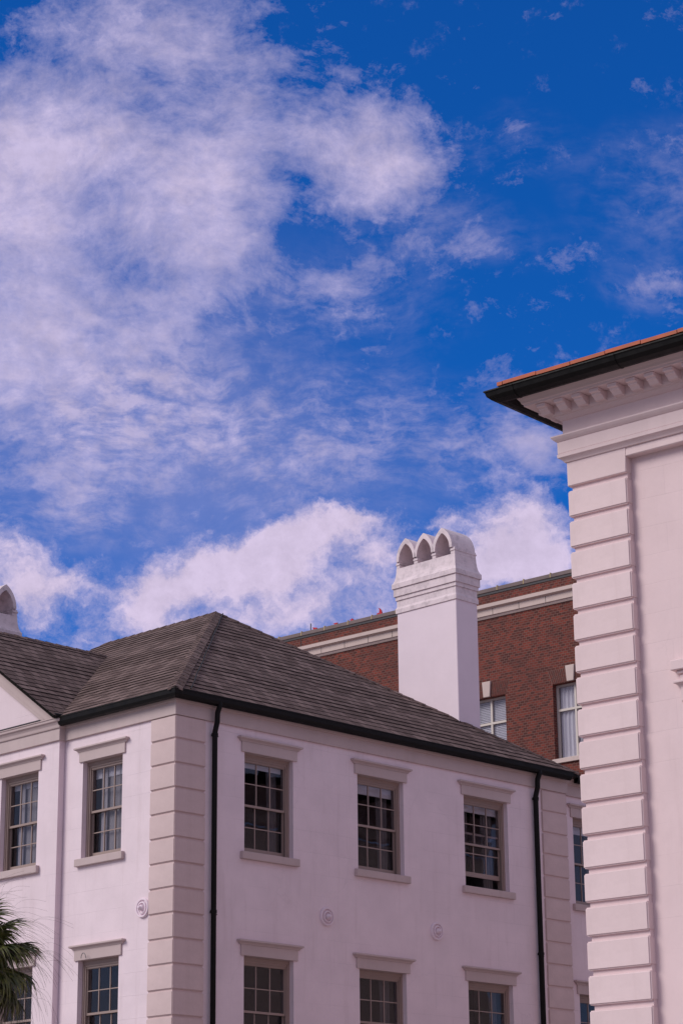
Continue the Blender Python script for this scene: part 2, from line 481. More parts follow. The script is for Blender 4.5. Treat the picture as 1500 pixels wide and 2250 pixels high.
def cloth(x0, x1, z0, z1, y, amp=.025, waves=5, taper=0.0):
    mb = MB(); n = waves * 6
    for th in (0, .008):
        for k in range(n):
            def P(i, top):
                t = i / n
                w = x0 + (x1 - x0) * t * (1 if top else 1 - taper)
                return (w, y + th + amp * math.sin(t * waves * 6.283) + .006 * math.sin(t * 31), z1 if top else z0)
            mb.quad(P(k, 0), P(k + 1, 0), P(k + 1, 1), P(k, 1))
    return mb


def sash_window(root, x, y, z, rot, w, h, trim, lift=0.0, curtain='right', shade=True, low=False, lbl=None):
    """sash window with lintel, sill, two sashes, panes, curtain and blind; origin = opening's bottom middle on the wall face"""
    hw = w / 2
    fr = MB()
    for s_ in (-1, 1):
        fr.box(*sorted((s_ * hw, s_ * (hw - .055))), .115, .30, 0, h)
        fr.box(*sorted((s_ * (hw - .055), s_ * (hw - .085))), .135, .16, 0, h - .05)
    fr.box(-hw + .055, hw - .055, .115, .30, h - .07, h)
    fr.box(-hw + .055, hw - .055, .132, .30, h - .115, h - .07)
    fr.box(-hw + .085, hw - .085, .150, .175, h - .155, h - .115)
    fr.box(-hw + .055, hw - .055, .14, .30, 0, .03)
    win = fr.build('window', 'window paint', root, loc=(x, y, z), rot=rot, label=lbl)
    mid = (h - .03) * .49

    def sash(z0, z1, y0, bottom):
        sb = MB(); a, b_ = -hw + .06, hw - .06; st = .05
        sb.box(a, a + st, y0, y0 + .038, z0, z1); sb.box(b_ - st, b_, y0, y0 + .038, z0, z1)
        sb.box(a + st, b_ - st, y0 + .001, y0 + .037, z0, z0 + (.10 if bottom else .045))
        sb.box(a + st, b_ - st, y0 + .001, y0 + .037, z1 - .045, z1)
        gx0, gx1, gz0, gz1 = a + st, b_ - st, z0 + (.10 if bottom else .045), z1 - .045
        for k in (1, 2):
            c = gx0 + (gx1 - gx0) * k / 3; sb.box(c - .011, c + .011, y0 + .004, y0 + .034, gz0, gz1)
        c = (gz0 + gz1) / 2; sb.box(gx0, gx1, y0 + .007, y0 + .031, c - .010, c + .010)
        so_ = sb.build('sash', 'window paint', win)
        pb = MB(); pb.box(gx0 - .01, gx1 + .01, y0 + .016, y0 + .021, gz0 - .01, gz1 + .01)
        pb.build('pane', 'window glass', win)
    sash(mid - .02, h - .12, .165, False)
    sash(.03 + lift, mid + .03 + lift, .208, True)
    si = MB(); si.box(-hw - .115, hw + .115, -.085, .14, -.15, -.001)
    si.build('sill', trim, win, bevel=.008)
    li = MB(); e = .095
    li.box(-hw - e, hw + e, -.035, .02, h - .002, h + .205)
    li.box(-hw - .005, hw + .005, .02, .12, h - .002, h + .05)
    prof = [(-.01, h + .206), (.040, h + .206), (.046, h + .225), (.062, h + .240), (.085, h + .252), (.105, h + .262), (.105, h + .292), (.09, h + .300), (-.01, h + .306)]
    li.sweep([(-hw - e, .02), (-hw - e, -.001), (hw + e, -.001), (hw + e, .02)], prof, -1)
    li.build('lintel', trim, win, bevel=.004)
    vr = random.Random(int(x * 37 + y * 91 + z * 13)); cw = vr.uniform(.26, .44)
    if curtain == 'right':
        cloth(hw - .10, hw - .10 - cw, .05, h - .12, .40, waves=4, taper=.22).build('curtain', 'curtain cloth', win)
        cloth(-hw + .10, -hw + .10 + cw * vr.uniform(.6, 1.1), .05, h - .12, .40, waves=4, taper=.22).build('curtain', 'curtain cloth', win)
    elif curtain == 'closed':
        cloth(-hw + .42, hw - .06, .05, h - .12, .30, amp=.012, waves=3).build('curtain', 'grey sheer cloth', win)
        cloth(-hw + .28, -hw + .47, .05, h - .12, .275, amp=.012, waves=2).build('curtain', 'pale sheer cloth', win)
    if shade:
        bl = MB(); bl.box(-hw + .07, hw - .07, .285, .32, h - .24 - vr.uniform(0, .10), h - .10)
        bl.build('blind', 'blind cloth', win, bevel=.006)
    return win


def shingles(A, B, C_, D_, course=.26, t=.017, uo=0.0):
    """courses of slates on the slope with eave A-B and top C_-D_ (C_ above A, D_ above B)"""
    A, B, C_, D_ = map(Vector, (A, B, C_, D_)); mb = MB()
    ev = (B - A).normalized()
    nrm = (B - A).cross(C_ - A if (C_ - A).length > 0 else D_ - A).normalized()
    if nrm.z < 0: nrm = -nrm
    up = nrm.cross(ev)
    if up.z < 0: up = -up
    L = max((C_ - A).dot(up), .01); n = max(1, round(L / course))
    for k in range(n):
        a0, a1 = k / n, (k + 1.06) / n
        a1 = min(a1, 1.0)
        p0, p1 = A.lerp(C_, a0), B.lerp(D_, a0); q0, q1 = A.lerp(C_, a1), B.lerp(D_, a1)
        # follow the edge in small steps so every tab's butt sits slightly unevenly
        ln = (p1 - p0).length; st = max(1, int(ln / .47))
        off = lambda i: t * (1 + .35 * math.sin(i * 12.9 + k * 7.3))
        U = lambda P: ((P - A).dot(ev) + uo, ((P - A).dot(up)) / (L / n) * .26 + .0005)
        for i in range(st):
            s0, s1 = i / st, (i + 1) / st
            a_, b_ = p0.lerp(p1, s0), p0.lerp(p1, s1); c_, d_ = q0.lerp(q1, s0), q0.lerp(q1, s1)
            h = off(i)
            uvt = [U(a_), U(b_), (U(b_)[0] + (U(d_)[0] - U(b_)[0]), min(U(d_)[1], U(b_)[1] + .259)), (U(c_)[0], min(U(c_)[1], U(a_)[1] + .259))]
            mb.quad(a_ + nrm * h, b_ + nrm * h, d_ + nrm * .003, c_ + nrm * .003, uv=uvt)
            mb.quad(a_ - nrm * .02, b_ - nrm * .02, b_ + nrm * h, a_ + nrm * h, uv=[(0, 0), (0, 0), (0, 0), (0, 0)])  # butt faces take the dark joint colour: a painted shadow line per course
    mb.quad(A - nrm * .05, C_ - nrm * .05, D_ - nrm * .05, B - nrm * .05, uv=[(0, 0)] * 4)
    return mb


def caps(P0, P1, dl, dr, half=.16, step=.30, t=.012):
    """overlapping cap slates along a hip or ridge; dl, dr = unit directions down the two slopes"""
    P0, P1, dl, dr = map(Vector, (P0, P1, dl, dr)); mb = MB()
    n = max(1, round((P1 - P0).length / step)); Zv = Vector((0, 0, 1))
    for k in range(n):
        a, b_ = P0.lerp(P1, k / n), P0.lerp(P1, min(1, (k + 1.1) / n))
        ra, rb = Zv * (t + .03), Zv * .026
        for d in (dl, dr):
            mb.quad(a + ra, a + ra + d * half, b_ + rb + d * half, b_ + rb)
            mb.quad(a + ra, a, a + d * half, a + ra + d * half)
            mb.quad(a + ra + d * half, a + d * half, b_ + d * half, b_ + rb + d * half)
    return mb


# ---------------------------------------------------------------- ground
gm = MB(); gm.quad((-2500, -2500, 0), (2500, -2500, 0), (2500, 2500, 0), (-2500, 2500, 0))
o = gm.build('ground', 'paving'); o["kind"] = "structure"
gm = MB(); gm.box(-60, 60, -14, 9, -.1, .004)
o = gm.build('road', 'asphalt'); o["kind"] = "structure"

# ---------------------------------------------------------------- white house
TH = .797
house = thing('white_house', "white stuccoed house with grey-brown hipped slate roof, corner quoins and black gutters", 'house', (-3.2604, 44.1836, 0), TH)
WR, LEN, PV0, PV1, PO = 11.9, 14.8, 3.39, 11.41, .15     # width of right face, length of left face, gabled bay from/to and its projection
RWIN = [(2.510, 1.35), (5.757, 1.40), (9.120, 1.46)]
holesR = []
for u, w in RWIN:
    holesR += [(u - w / 2, u + w / 2, 9.27, 11.27), (u - w / 2, u + w / 2, 5.22, 7.25), (u - w / 2, u + w / 2, 1.5, 3.5)]
wb = wall(.02, WR, 0, 12.1, holesR, .25)
wb.build('wall', 'white stucco', house)
LW = [(2.185, 1.23)]
# left face: x right on the wall = -y of the house
hl = []
for u, w in LW: hl += [(-u - w / 2, -u + w / 2, 9.255, 11.225), (-u - w / 2, -u + w / 2, 5.25, 7.25), (-u - w / 2, -u + w / 2, 1.5, 3.5)]
wl_ = wall(-PV0 - .12, -.02, 0, 12.1, hl, .25).xf(rot90())
wl_.build('wall', 'white stucco', house)
PW = [(4.66, 1.23), (7.4, 1.23), (10.14, 1.23)]
hp = []
for u, w in PW: hp += [(-u - w / 2, -u + w / 2, 9.255, 11.225), (-u - w / 2, -u + w / 2, 5.25, 7.25), (-u - w / 2, -u + w / 2, 1.5, 3.5)]
wp = wall(-PV1, -PV0, 0, 12.1, hp, .145).xf(Matrix.Translation((-PO, 0, 0)) @ rot90())
wp.build('wall', 'white stucco', house)
wm = MB()                                             # remaining walls: far left, rear, right end, recessed right wing
wm.box(.02, .25, PV1 - .02, LEN, 0, 12.1)
wm.box(.25, WR - .05, LEN - .25, LEN, 0, 12.1)
wm.box(WR - .25, WR - .003, .26, LEN - .25, 0, 12.1)
wm.build('wall', 'white stucco', house)
hw2 = [(13.0 - .7, 13.0 + .7, 9.27, 11.27), (13.0 - .7, 13.0 + .7, 5.22, 7.25)]
wall(WR - .002, 17.0, 0, 12.1, hw2, .25).xf(Matrix.Translation((0, .12, 0))).build('wall', 'white stucco', house)
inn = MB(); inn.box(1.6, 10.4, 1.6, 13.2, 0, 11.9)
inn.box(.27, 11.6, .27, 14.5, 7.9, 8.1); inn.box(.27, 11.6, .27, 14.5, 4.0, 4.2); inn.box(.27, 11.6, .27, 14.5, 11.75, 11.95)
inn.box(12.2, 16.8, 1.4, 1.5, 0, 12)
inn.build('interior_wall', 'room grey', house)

for i, (u, w) in enumerate(RWIN):
    sash_window(house, u, 0, 9.27, 0, w, 2.0, 'trim paint', lift=.24 if i == 2 else 0.0)
    sash_window(house, u, 0, 5.22, 0, w, 2.03, 'trim paint', curtain='none' if i == 0 else 'right', shade=False)
sash_window(house, 13.0, .12, 9.27, 0, 1.4, 2.0, 'trim paint')
sash_window(house, 13.0, .12, 5.22, 0, 1.4, 2.03, 'trim paint', shade=False)
for u, w in LW:
    sash_window(house, 0, u, 9.255, -math.pi / 2, w, 1.97, 'trim paint', curtain='closed')
    sash_window(house, 0, u, 5.25, -math.pi / 2, w, 2.0, 'trim paint', curtain='none', shade=False)
for u, w in PW[:2]:
    sash_window(house, -PO, u, 9.255, -math.pi / 2, w, 1.97, 'trim paint', curtain='closed')
    sash_window(house, -PO, u, 5.25, -math.pi / 2, w, 2.0, 'trim paint', curtain='none', shade=False)

# quoins
qb = MB(); qb.box(-.034, .77, -.034, .70, 0, .444); qme = qb.mesh('quoin_block', 'quoin stone paint', bevel=.014, seg=2)
qb = MB(); qb.box(11.03, 11.920, -.034, .3, 0, .453); qme2 = qb.mesh('quoin_block', 'quoin stone paint', bevel=.014, seg=2)
for k in range(24):
    link('quoin_block', qme, house, (0, 0, 11.290 - .481 * k))
    link('quoin_block', qme2, house, (0, 0, 11.262 - .490 * k))
for q4 in ((-.004, .75, -.004, .68), (11.05, 11.903, -.008, .25)):
    gb = MB(); gb.box(*q4, .1, 11.73); gb.build('quoin_backing', 'quoin stone paint', house)

# frieze and cornice
cpath = [(0, LEN), (0, PV1), (-PO, PV1), (-PO, PV0), (0, PV0), (0, 0), (WR, 0), (WR, .12), (17, .12)]
fz = MB(); fz.sweep(cpath, [(-.02, 11.742), (.045, 11.742), (.050, 11.75), (.050, 11.995), (-.02, 11.995)], -1)
fz.build('frieze', 'trim paint', house)
cn = MB(); cn.sweep(cpath, [(-.02, 11.994), (.075, 11.994), (.082, 12.012), (.090, 12.06), (.112, 12.10), (.150, 12.125), (.155, 12.17), (-.02, 12.20)], -1)
cn.build('cornice', 'trim paint', house)
# pediment of the gabled bay
SLP, YC, EV = .69, 7.4, 3.27
ped = MB()
zt = 12.2 + (YC - EV) * SLP
ped.quad((-PO + .03, PV0, 12.18), (-PO + .03, PV1, 12.18), (-PO + .03, YC, zt - .05))
ped.quad((.1, PV0, 12.18), (.1, YC, zt - .05), (.1, PV1, 12.18))
ped.build('tympanum', 'white stucco', house)
led = MB(); led.box(-PO - .17, .05, PV0 - .02, PV1 + .02, 12.172, 12.204)
led.build('cornice_ledge', 'trim paint', house, bevel=.006)
fl = MB(); fl.box(-PO - .185, -PO + .06, PV0 + .45, PV1 - .4, 12.206, 12.222)
fl.build('flashing_or_shade', 'lead flashing', house)
rk = MB(); rb_ = MB()
for sg in (1, -1):
    Y = lambda y: YC - sg * (YC - y)
    def strip(mb, o0, o1, d0, d1):
        # o = projection from bay front, d = vertical drop below the roof line
        zl = 12.205 if d1 > .06 else 12.17
        y0, y1 = EV + (zl - 12.2 + d0) / SLP, EV + (zl - 12.2 + d1) / SLP
        rings = [[(-PO - o0, Y(y0), zl), (-PO - o1, Y(y0), zl), (-PO - o1, Y(y1), zl), (-PO - o0, Y(y1), zl)],
                 [(-PO - o0, YC, zt - d0), (-PO - o1, YC, zt - d0), (-PO - o1, YC, zt - d1), (-PO - o0, YC, zt - d1)]]
        mb.loft(rings)
    strip(rk, -.25, .17, .05, .10); strip(rk, -.05, .14, .10, .155); strip(rk, -.05, .10, .155, .20); strip(rk, -.05, .075, .20, .33); strip(rk, -.05, .045, .33, .44)
    strip(rb_, .05, .20, .004, .05)
rk.build('raking_cornice', 'trim paint', house)
rb_.build('roof_edge', 'black metal', house)

# roof
OH = .25
AP0, AP1 = (5.95, 5.37, 16.0), (5.95, 9.43, 16.0)
E00, E10, E11, E01 = (-OH, -OH, 12.2), (WR + OH, -OH, 12.2), (WR + OH, LEN + OH, 12.2), (-OH, LEN + OH, 12.2)
roof = shingles(E00, E10, AP0, AP0)
roof.join(shingles(E01, E00, AP1, AP0, uo=.1))
roof.join(shingles(E11, E01, AP1, AP1)); roof.join(shingles(E10, E11, AP0, AP1))
sv_ = lambda a, b_: (Vector(b_) - Vector(a)).normalized()
roof.join(shingles((4.6, EV, 12.2), (-.42, EV, 12.2), (4.6, YC, zt), (-.42, YC, zt), uo=.2))
roof.join(shingles((-.42, 2 * YC - EV, 12.2), (4.6, 2 * YC - EV, 12.2), (-.42, YC, zt), (4.6, YC, zt), uo=.2))
rf = roof.build('roof', 'roof shingle', house)
dR = Vector((0, -1, -(3.8 / 5.62))).normalized(); dL = Vector((-1, 0, -(3.8 / 6.2))).normalized(); dB = Vector((1, 0, -(3.8 / 6.2))).normalized()
hv = sv_(E00, AP0)
perp = lambda nrm_, along: nrm_.cross(along).normalized()
nL_, nR_, nB_ = Vector((-3.8 / 6.2, 0, 1)).normalized(), Vector((0, -3.8 / 5.62, 1)).normalized(), Vector((3.8 / 6.2, 0, 1)).normalized()
def side(nrm_, along, hint):
    v = perp(nrm_, along)
    return v if v.dot(hint) > 0 else -v
hc = caps(E00, AP0, side(nL_, hv, Vector((-1, 1, 0))), side(nR_, hv, Vector((1, -1, 0))))
hc.build('hip_cap', 'roof shingle', rf)
h2 = sv_(E10, AP0)
hc = (caps(E10, AP0, side(nR_, h2, Vector((-1, -1, 0))), side(nB_, h2, Vector((1, 1, 0)))))
hc.build('hip_cap', 'roof shingle', rf)
hc = caps(AP0, AP1, dL, dB)
dP = Vector((0, -1, -SLP)).normalized(); dP2 = Vector((0, 1, -SLP)).normalized()
hc.build('ridge_cap', 'roof shingle', rf)
hc = caps((-.42, YC, zt), (4.35, YC, zt), dP, dP2)
hc.build('ridge_cap', 'roof shingle', rf)
fas = MB(); fas.sweep([(-.02, LEN), (-.02, PV0 - .2), (-.02, -.02), (WR, -.02), (WR, .12), (17, .12)], [(-.1, 12.12), (OH + .0, 12.125), (OH + .0, 12.19), (-.1, 12.19)], -1)
fas.build('fascia', 'black metal', house)
gut = MB()
gp = [(.150, 12.03), (.20, 12.02), (.245, 12.045), (.275, 12.10), (.285, 12.175), (.295, 12.18), (.295, 12.195), (.275, 12.195), (.262, 12.11), (.235, 12.06), (.20, 12.04), (.160, 12.05), (.160, 12.18), (.15, 12.18)]
gut.sweep([(0, PV0 - .07), (0, 0), (WR - .02, 0)], gp, -1)
gut.build('gutter', 'black metal', house)
gut = MB(); gut.sweep([(WR + .32, .12), (17, .12)], gp, -1); gut.build('gutter', 'black metal', house)
rw = MB(); rw.quad((WR + .2, -.1, 12.19), (17, -.1, 12.19), (17, 6, 12.9), (WR + .2, 6, 12.9)); rw.quad((WR + .2, -.1, 12.14), (WR + .2, 6, 12.85), (17, 6, 12.85), (17, -.1, 12.14))
rw.build('roof', 'roof shingle', house)
eb = MB(); eb.box(-.36, -.12, PV0 - .12, PV0 - .02, 12.19, 12.275); eb.build('gutter_cap', 'black metal', house, bevel=.02)
# cable beside the corner hip
cb = MB(); pts = []
for k in range(13):
    t = k / 12; P = Vector((.16, -OH, 12.2)).lerp(Vector((6.10, 5.30, 15.95)), t)
    pts.append(P + Vector((.012 * math.sin(k * 2.1), 0, .045)))
cb.tube(pts, .014, 6); cb.build('cable', 'black rubber', house)
# downpipes
for u, r in ((.95, .054), (10.745, .060)):
    dp = MB()
    pts = [(u, -.09, .1), (u, -.09, 11.46), (u, -.095, 11.53), (u, -.155, 11.72), (u, -.160, 11.84), (u, -.165, 11.90), (u, -.225, 12.02), (u, -.225, 12.10)]
    dp.tube(pts, r, 14)
    d_ = dp.build('downpipe', 'black metal', house, smooth=True)
    bk = MB()
    for z in (11.47, 8.0, 4.5):
        bk.tube([(u, -.09, z - .03), (u, -.09, z + .03)], r + .012, 14); bk.box(u - .02, u + .02, -.07, .01, z - .02, z + .02)
    for z in (11.44, 7.95): bk.box(u + r, u + r + .035, -.10, -.075, z - .008, z + .008)
    bk.build('bracket', 'black metal', d_)
# wall anchors (round bosses)
def rosette():
    mb = MB(); prof = [(.19, .0), (.19, -.03), (.178, -.05), (.155, -.05), (.146, -.018), (.125, -.015), (.118, -.055), (.096, -.06), (.086, -.02), (.062, -.02), (.056, -.075), (.038, -.095), (.026, -.14), (.004, -.15)]
    n = 28
    mb.loft([[(r * math.cos(2 * math.pi * k / n), y, r * math.sin(2 * math.pi * k / n)) for k in range(n)] for r, y in prof])
    return mb.mesh('wall_anchor', 'chimney white', smooth=False)
rme = rosette()
link('wall_anchor', rme, house, (4.11, 0, 8.205)); link('wall_anchor', rme, house, (7.41, 0, 8.205)); link('wall_anchor', rme, house, (0, .865, 8.08), -math.pi / 2)
hk = MB(); hk.tube([(-.12, 2.5 + .07 * math.cos(a), 7.27 + .10 * math.sin(a)) for a in [x * .35 for x in range(0, 10)]], .007, 6)
hk.build('hook', 'grey metal', house)


# chimneys: shaft along local x = depth .75, y = 1.89 wide
def chimney(x, y, zb, label=None, dz=0.0, rot=0.0):
    DX, WY = .75, 1.89
    sh = MB(); sh.box(0, DX, 0, WY, zb, 16.36)
    ch = sh.build('chimney', 'chimney white', house, bevel=.012, loc=(x, y, dz), rot=rot, label=label)
    bd = MB()
    ring = [(0, 0), (DX, 0), (DX, WY), (0, WY), (0, 0)]
    def band(mb, prof):
        path = [Vector(p) for p in ring[:-1]]; rings = []
        c = [(-1, -1), (1, -1), (1, 1), (-1, 1)]
        for o_, z_ in prof: rings.append([(path[i].x + c[i][0] * o_, path[i].y + c[i][1] * o_, z_) for i in range(4)])
        mb.loft(rings)
    band(bd, [(.001, 16.33), (.026, 16.338), (.026, 16.44), (.002, 16.50), (.002, 16.655), (.028, 16.658), (.028, 16.752), (.058, 16.755), (.058, 16.945), (.088, 16.948), (.088, 17.065), (.066, 17.09), (.036, 17.16), (.016, 17.25), (.004, 17.36), (0.0, 17.46)])
    bd.build('moulded_band', 'chimney cap white', ch)
    # hoods: three pointed barrel vaults open at both faces
    nA, pitch = 10, .588
    ctrs = [.372 + pitch * k for k in range(3)]
    zs, rise, ho, hi = 17.62, .54, .315, .232
    def ogive(c, hw_, z0, ht):
        # pointed arch from the left springing over the apex to the right springing
        rad = (hw_ ** 2 + ht ** 2) / (2 * hw_)
        a1 = math.asin(min(1, ht / rad)); pts = []
        for k in range(nA + 1):
            a = a1 * k / nA; pts.append((c - (hw_ - rad) * -1 - rad * math.cos(a) if False else c + (rad - hw_) - rad * math.cos(a), z0 + rad * math.sin(a)))
        return pts + [(2 * c - p_[0], p_[1]) for p_ in reversed(pts[:-1])]
    low = MB()                                         # piers between the openings, with small imposts
    for yv in (0.0, ctrs[0] + pitch / 2, ctrs[1] + pitch / 2, WY):
        e = .06
        y0, y1 = max(0, yv - e), min(WY, yv + e)
        if yv == 0.0: y0, y1 = 0.0, ctrs[0] - hi
        if yv == WY: y0, y1 = ctrs[2] + hi, WY
        low.box(.0, DX, y0, y1, 17.459, zs - .002)
        low.box(-.018, DX + .018, y0 - (.012 if yv < WY else 0), y1 + (.012 if yv > 0 else 0), zs - .085, zs - .045)
    low.build('pier', 'chimney cap white', ch, bevel=.006)
    sb = MB(); sb.box(.33, .42, .03, WY - .03, 17.455, 18.0 - .42); sb.build('flue_divider', 'soot', ch)
    for c in ctrs:
        hd = MB()
        oo_, ii = ogive(c, ho, zs, rise), ogive(c, hi, zs - .0, rise - .135)
        x0, x1 = -.036, DX + .036
        n = len(oo_)
        for k in range(n - 1):
            (a, b_), (c2, d2) = oo_[k], oo_[k + 1]; (e, f_), (g2, h2_) = ii[k], ii[k + 1]
            hd.quad((x0, a, b_), (x0, c2, d2), (x1, c2, d2), (x1, a, b_))
            hd.quad((x0, e, f_), (x1, e, f_), (x1, g2, h2_), (x0, g2, h2_))
            hd.quad((x0, a, b_), (x0, e, f_), (x0, g2, h2_), (x0, c2, d2))
            hd.quad((x1, a, b_), (x1, c2, d2), (x1, g2, h2_), (x1, e, f_))
        for (a, b_), (e, f_) in ((oo_[0], ii[0]), (oo_[-1], ii[-1])):
            hd.quad((x0, a, b_), (x1, a, b_), (x1, e, f_), (x0, e, f_))
        hd.build('flue_hood', 'chimney cap white', ch)
    return ch


chimney(10.0, 1.49, 12.0, "tall white chimney with three pointed flue hoods behind the right hip")
chimney(2.57, 8.5, 13.0, "white chimney with pointed flue hoods behind the bay's ridge, cut by the frame", dz=-1.57, rot=math.pi / 2)

# ---------------------------------------------------------------- pink stucco building at the right
TB = .873
pink = thing('stucco_building', "pale pink stucco building with heavy bracketed cornice, clay tile eave and rusticated corner", 'building', (3.3425, 32.5528, 0), TB)
nb = 26
qp = MB(); qp.box(0, 1.03, -1.03, 0, 0, .398); qpm = qp.mesh('quoin_block', 'pink quoin', bevel=.018, seg=3)
for k in range(nb): link('quoin_block', qpm, pink, (0, 0, 11.988 - .4718 * k))
top = MB(); top.box(0, 1.03, -1.03, 0, 12.462, 12.86); top.box(0, .5, -13, -1.03, 12.70, 12.86)
top.build('quoin_block', 'pink quoin', pink, bevel=.012)
core = MB(); core.box(.056, 1.0, -1.02, -.056, 0, 12.6); core.build('quoin_backing', 'pink stucco', pink)
hv_ = [(1.80, 3.2, 6.9, 8.96), (1.80, 3.2, 2.6, 4.6)]
wall(.9, 13.0, 0, 12.75, hv_, .3).xf(Matrix.Translation((.15, 0, 0)) @ rot90()).build('wall', 'pink stucco', pink)
wm = MB(); wm.box(.5, 25.9, -.3, -.07, 0, 12.8); wm.box(25.6, 25.9, -13, -.3, 0, 12.8); wm.box(.5, 25.6, -13, -12.7, 0, 12.8)  # unseen side wall, lengthened so the house's panes reflect it dark
wm.build('wall', 'pink stucco', pink)
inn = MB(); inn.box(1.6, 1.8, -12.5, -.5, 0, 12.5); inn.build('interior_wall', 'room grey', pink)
for zz, hh in ((6.9, 2.06), (2.6, 2.0)):
    wn_ = sash_window(pink, .15, -2.5, zz, -math.pi / 2, 1.4, hh, 'pink trim')
    lt = MB(); lt.box(-.82, .82, -.04, .02, hh + .0, hh + .39); lt.box(-.85, .85, -.075, .02, hh + .392, hh + .44); lt.box(-.92, .92, -.13, .02, hh + .442, hh + .585)
    lt.build('window_head', 'pink trim', wn_, bevel=.01)
ppath = [(0, -13), (0, 0), (26, 0)]
ar = MB()
ar.sweep(ppath, [(-.05, 12.837), (.020, 12.837), (.034, 12.86), (.060, 12.885), (.095, 12.905), (.098, 12.955), (.084, 12.962), (.090, 12.975), (.090, 13.15), (.105, 13.157), (.135, 13.185), (.16, 13.215), (.16, 13.235), (.03, 13.285), (-.05, 13.285)], 1)
ar.build('architrave', 'pink trim', pink)
fz = MB(); fz.sweep(ppath, [(-.3, 13.284), (.025, 13.284), (.025, 13.488), (-.3, 13.488)], 1); fz.build('frieze', 'pink trim', pink)
cn = MB()
cn.sweep(ppath, [(-.3, 13.487), (.026, 13.487), (.05, 13.495), (.075, 13.515), (.10, 13.535), (.107, 13.55), (.135, 13.555), (.155, 13.58), (.16, 13.60), (.165, 13.71), (.43, 13.712), (.435, 13.745), (.455, 13.75), (.468, 13.785), (.50, 13.83), (.53, 13.855), (.545, 13.895), (.545, 13.92), (-.3, 13.92)], 1)
cn.build('cornice', 'pink trim', pink)
# brackets under the cornice
def modillion():
    mb = MB(); pf = [(.12, 13.709), (.395, 13.709), (.395, 13.655), (.335, 13.652), (.330, 13.625), (.285, 13.605), (.262, 13.585), (.245, 13.57), (.185, 13.567), (.12, 13.57)]
    mb.loft([[(-o_, -.01, z_) for o_, z_ in pf], [(-o_, -.17, z_) for o_, z_ in pf]])
    return mb.mesh('modillion', 'pink trim', bevel=.006)
mm = modillion()
for k in range(38): link('modillion', mm, pink, (0, .246 - .3165 * k, 0))
for k in range(36): link('modillion', mm, pink, (-.246 + .185 + .3165 * k + .12, 0, 0), -math.pi / 2)
gt = MB()
gp2 = [(.546, 13.88), (.60, 13.79), (.68, 13.775), (.77, 13.80), (.825, 13.85), (.845, 13.915), (.860, 13.92), (.860, 13.94), (.84, 13.94), (.81, 13.86), (.76, 13.815), (.68, 13.795), (.62, 13.81), (.58, 13.90), (.56, 14.0), (.546, 14.0)]
gt.sweep(ppath, gp2, 1); gt.build('gutter', 'black metal', pink)
js = MB()
for v in (-.35, 1.45, 3.2): 
    js.sweep([(0, -v - .02), (0, -v + .02)], [(a + (.006 if a > .6 else 0), z - .006) for a, z in gp2], 1)
js.build('gutter_joint', 'black metal', pink)
fs = MB(); fs.sweep(ppath, [(-.3, 13.93), (.62, 13.95), (.655, 14.03), (-.3, 14.03)], 1); fs.build('fascia', 'black metal', pink)
PT = math.tan(R(4))
tl = MB(); tr_ = random.Random(3)
for side_ in (0, 1):
    for k in range(-1 if side_ == 0 else -1, 21):
        L0 = .612 * k - .61 + .0
        for row in range(3):
            o0 = .712 - .45 * row; o1 = o0 - .47
            a, b_ = L0 + .006, L0 + .606
            if side_ == 0:
                lim0 = -o0
                a = max(a, -o0); zj = tr_.uniform(-.006, .006)
                if a > b_: continue
                pts = []
                for o_, zb2 in ((o0, 14.033), (o1, 14.033 + .47 * PT)):
                    zq = zb2 + row * .45 * PT + zj
                    aa = min(max(a, -o_), b_ - .001)
                    pts.append([(-o_, -aa, zq), (-o_, -b_, zq), (-o_, -b_, zq + .056), (-o_, -aa, zq + .056)])
                tl.loft(pts)
            else:
                pts = []; a = max(a, -o0)
                if row or a > b_ - .05: continue
                for o_, zb2 in ((o0, 14.033), (o1, 14.033 + .47 * PT)):
                    zq = zb2; aa = min(max(a, -o_), b_ - .001)
                    pts.append([(aa, o_, zq), (b_, o_, zq), (b_, o_, zq + .056), (aa, o_, zq + .056)])
                tl.loft(pts)
tl.build('roof_tile', 'terracotta tile', pink, bevel=.012)
rp = MB(); A_, B_ = (-.60, .60, 14.02), (-.60, -13, 14.02); rp.quad(A_, B_, (5, -7, 14.02 + 5.6 * PT), (5, -5, 14.02 + 5.6 * PT)); rp.quad((-.6, .6, 14.02), (5, -5, 14.02 + 5.6 * PT), (7, -5, 14.02 + 5.6 * PT), (12.6, .6, 14.02))
rp.build('roof', 'terracotta tile', pink)

# ---------------------------------------------------------------- brick building behind
TK = .86
brick = thing('brick_building', "red brick building with pale stone string course and parapet, behind the white house", 'building', (3.9524, 66.2628, 0), TK)
WIN = [.33, 3.31, -2.65, 6.29]
hb = [(c - .65, c + .65, z0, z0 + 2.17) for c in WIN for z0 in (15.0, 10.6)]
wall(-16, 12, 0, 20.32, hb, .3).xf(rot90()).build('wall', 'red brick', brick)
wm = MB(); wm.box(.3, 11.7, 15.7, 16, 0, 20.32); wm.box(11.7, 12, -12, 16, 0, 20.32); wm.box(.3, 11.7, -12, -11.7, 0, 20.32); wm.box(.3, 11.7, -11.7, 15.7, 19.4, 19.5)
wm.build('wall', 'red brick', brick)
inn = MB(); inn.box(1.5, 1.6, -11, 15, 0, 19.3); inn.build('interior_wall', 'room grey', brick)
bp = [(12, 16), (0, 16), (0, -12), (12, -12)]
cp_ = MB(); cp_.sweep(bp, [(-.32, 20.33), (.02, 20.325), (.05, 20.33), (.05, 20.445), (-.05, 20.475), (-.32, 20.46)], -1); cp_.build('coping', 'coping stone', brick, bevel=.008)
